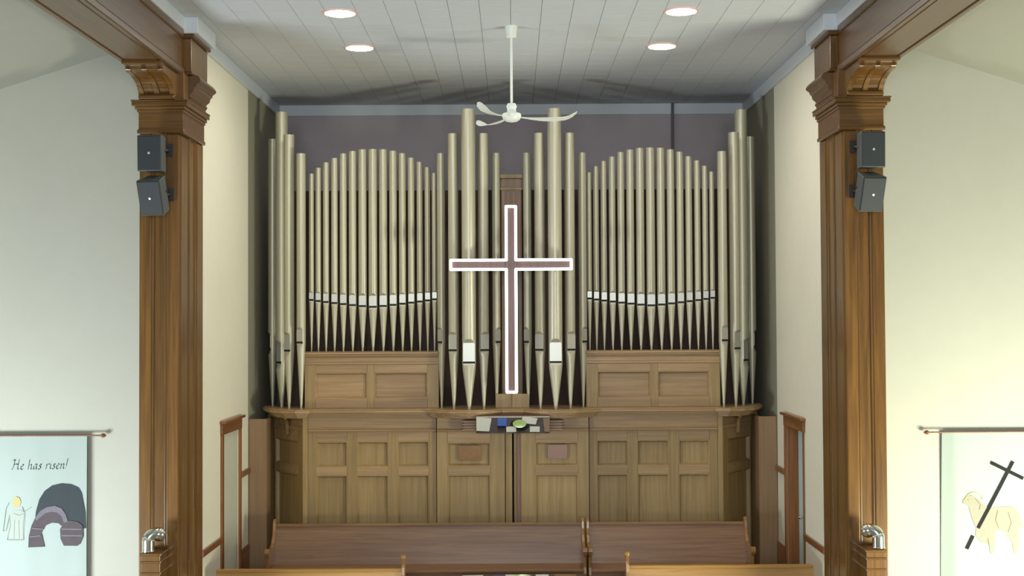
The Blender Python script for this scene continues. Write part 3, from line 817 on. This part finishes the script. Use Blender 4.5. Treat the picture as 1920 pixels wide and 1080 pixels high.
# lettering, broad-nib italic strokes. unit glyphs: x to the right, y up, x-height .5
G = {
 'H': ([[(-.10,.82),(-.02,.93),(.08,.93),(.2,.88)], [(.12,.92),(.1,.6),(.04,.25),(-.04,.06),(-.12,.08)], [(.56,.96),(.5,.6),(.46,.2),(.5,.03),(.6,.08)], [(.06,.48),(.25,.53),(.5,.5)]], .72),
 'e': ([[(.06,.26),(.2,.3),(.3,.38),(.26,.49),(.16,.48),(.06,.34),(.04,.16),(.1,.03),(.2,.02),(.34,.12)]], .42),
 'h': ([[(.16,1.0),(.1,.9),(.07,.5),(.03,0)], [(.05,.24),(.16,.42),(.28,.49),(.34,.4),(.3,.16),(.32,.02),(.42,.08)]], .5),
 'a': ([[(.34,.46),(.2,.5),(.08,.36),(.04,.14),(.1,.02),(.2,.08),(.32,.34),(.36,.48)], [(.36,.48),(.31,.14),(.34,.01),(.44,.09)]], .5),
 's': ([[(.3,.42),(.22,.5),(.12,.44),(.14,.32),(.24,.2),(.24,.07),(.12,0),(.02,.07)]], .38),
 'r': ([[(.0,.4),(.08,.49),(.08,.3),(.03,0)], [(.06,.26),(.16,.43),(.26,.5),(.34,.44)]], .38),
 'i': ([[(.0,.4),(.09,.49),(.06,.2),(.08,.02),(.18,.08)], [(.12,.68),(.14,.73)]], .24),
 'n': ([[(.0,.4),(.09,.49),(.08,.3),(.03,0)], [(.06,.24),(.17,.42),(.29,.49),(.34,.4),(.3,.16),(.32,.02),(.42,.08)]], .5),
 '!': ([[(.18,.98),(.12,.6),(.07,.26)], [(.03,.02),(.05,.07)]], .2)}
p0 = Vector(B(24, 881)); p1 = Vector(B(126, 879)); 
tot = sum(G[c][1] if c != ' ' else .34 for c in 'He has risen!')
u = (p1-p0)/tot; us = u.length; cur = 0.0; lines = []
for ch in 'He has risen!':
    if ch == ' ': cur += .34; continue
    g, adv = G[ch]
    for ln in g:
        lines.append([tuple(p0 + u*(cur + x_ + .10*y_) + Vector((0, us*1.05*y_))) for x_, y_ in ln])
    cur += adv
stroke('lettering', lines, 0, M['ink'], t, fl, (us*.07, us*.085))
# tomb and stone
shell('tomb_hill', [B(*p) for p in [(66, 975), (68, 958), (74, 936), (84, 920), (98, 910), (116, 906), (134, 908), (148, 914), (154, 924), (155, 942), (157, 952), (161, 960), (162, 990), (150, 992), (128, 985), (112, 965), (98, 958)]], M['slate'], t, fl, .003)
shell('tomb_arch', [B(*p) for p in [(54, 1026), (55, 1005), (60, 985), (68, 968), (80, 958), (95, 951), (108, 951), (119, 958), (127, 975), (124, 982), (117, 987), (110, 981), (98, 980), (86, 985), (78, 998), (77, 1010), (84, 1025)]], M['stone'], t, fl, .003, .004)
shell('arch_band', [B(*p) for p in [(67, 970), (76, 958), (88, 951), (103, 948), (116, 953), (124, 965), (128, 978), (120, 980), (116, 968), (108, 961), (97, 959), (86, 962), (76, 970), (69, 976)]], M['stone_light'], t, fl, .002, .008)
shell('rolling_stone', [B(*p) for p in [(120, 980), (133, 976), (147, 978), (156, 985), (157, 1005), (151, 1019), (146, 1023), (120, 1023), (114, 1010), (113, 992)]], M['stone'], t, fl, .003, .008)
stroke('stone_shading', [[B(116, 992), B(154, 992)], [B(116, 1004), B(155, 1004)], [B(57, 1006), B(77, 1004)], [B(62, 990), B(82, 992)]], .012, M['stone_light'], t, fl, off=.012)
# angel
shell('angel_robe', [B(*p) for p in [(26, 958), (40, 956), (48, 962), (44, 975), (45, 1011), (16, 1011), (20, 980), (18, 965)]], M['angel_robe'], t, fl, .002)
shell('angel_hair', [B(*p) for p in [(26, 936), (31, 931), (37, 933), (40, 941), (38, 948), (33, 951), (27, 950), (24, 944)]], M['yellow_felt'], t, fl, .002, .003)
stroke('angel_outline', [[B(18, 965), B(20, 985), B(14, 1012), B(45, 1012), B(44, 985), B(47, 964)], [B(18, 942), B(12, 952), B(9, 975), B(6, 996), B(12, 994), B(18, 968)],
        [B(42, 950), B(46, 960), B(54, 954), B(60, 950)], [B(26, 962), B(36, 966), B(48, 962)], [B(28, 975), B(27, 1010)], [B(36, 975), B(37, 1010)]], .006, M['pale_thread'], t, fl, off=.002)
# right banner
ZR = at(1840, 810, YBN).z
t = thing('banner', 'white cloth banner with a slanting black cross and a lamb on the right wall', 'banner', (X(1880, YBN), YBN, ZR))
xr0, xr1 = at(1769, 900, YBN).x, at(1992, 900, YBN).x
fr = cloth(t, xr0, xr1, ZR, .25, True, 1)
MB().tube([(at(1742, 810, YBN).x, YBN, ZR), (xr1+.12, YBN, ZR)], .008, 10).build('rod', M['frame_y'], t, smooth=True)
for xe in (at(1738, 810, YBN).x, xr1+.14):
    MB().lathe([(.008, -.02), (.016, -.016), (.022, 0), (.016, .018), (.006, .03)], 0, 0, 0, 12).build('finial', M['frame_z'], t, smooth=True,
        xf=Matrix.Translation((xe, YBN, ZR)) @ Matrix.Rotation(-PI/2, 4, 'Y'))
lamb = [(1805, 938), (1812, 930), (1822, 928), (1832, 934), (1840, 942), (1850, 950), (1868, 951), (1888, 949), (1902, 952), (1911, 962), (1914, 976), (1922, 990), (1917, 990), (1909, 982),
        (1908, 998), (1905, 1012), (1909, 1036), (1901, 1037), (1898, 1018), (1886, 1002), (1876, 992), (1866, 996), (1860, 1004), (1862, 1037), (1856, 1038), (1852, 1008), (1848, 998),
        (1840, 1000), (1838, 1008), (1848, 1015), (1853, 1022), (1838, 1016), (1828, 1004), (1830, 990), (1822, 972), (1816, 950), (1810, 946), (1805, 944)]
shell('lamb', [B(*p) for p in lamb], M['fleece'], t, fr, .003)
stroke('lamb_outline', [[B(1828, 934), B(1838, 946), B(1836, 955)], [B(1870, 956), B(1866, 975), B(1872, 990)], [B(1890, 960), B(1896, 980), B(1890, 998)], [B(1812, 936), B(1816, 937)]], .007, M['fleece_dark'], t, fr, off=.004)
halo = [B(1826 + 15*math.cos(i/12*PI*1.1), 936 - 13*math.sin(i/12*PI*1.1)) for i in range(13)]
stroke('halo', [halo], .009, M['yellow_felt'], t, fr, off=.003)
stroke('cross_staff', [[B(1899, 865), B(1833, 990)]], .032, M['black_felt'], t, fr, off=.006)
stroke('cross_staff', [[B(1824, 1004), B(1812, 1029)]], .032, M['black_felt'], t, fr, off=.006)
stroke('cross_arm', [[B(1857, 867), B(1918, 897)]], .032, M['black_felt'], t, fr, off=.008)

for o in bpy.data.objects:
    if '_o' in o.keys(): del o['_o']
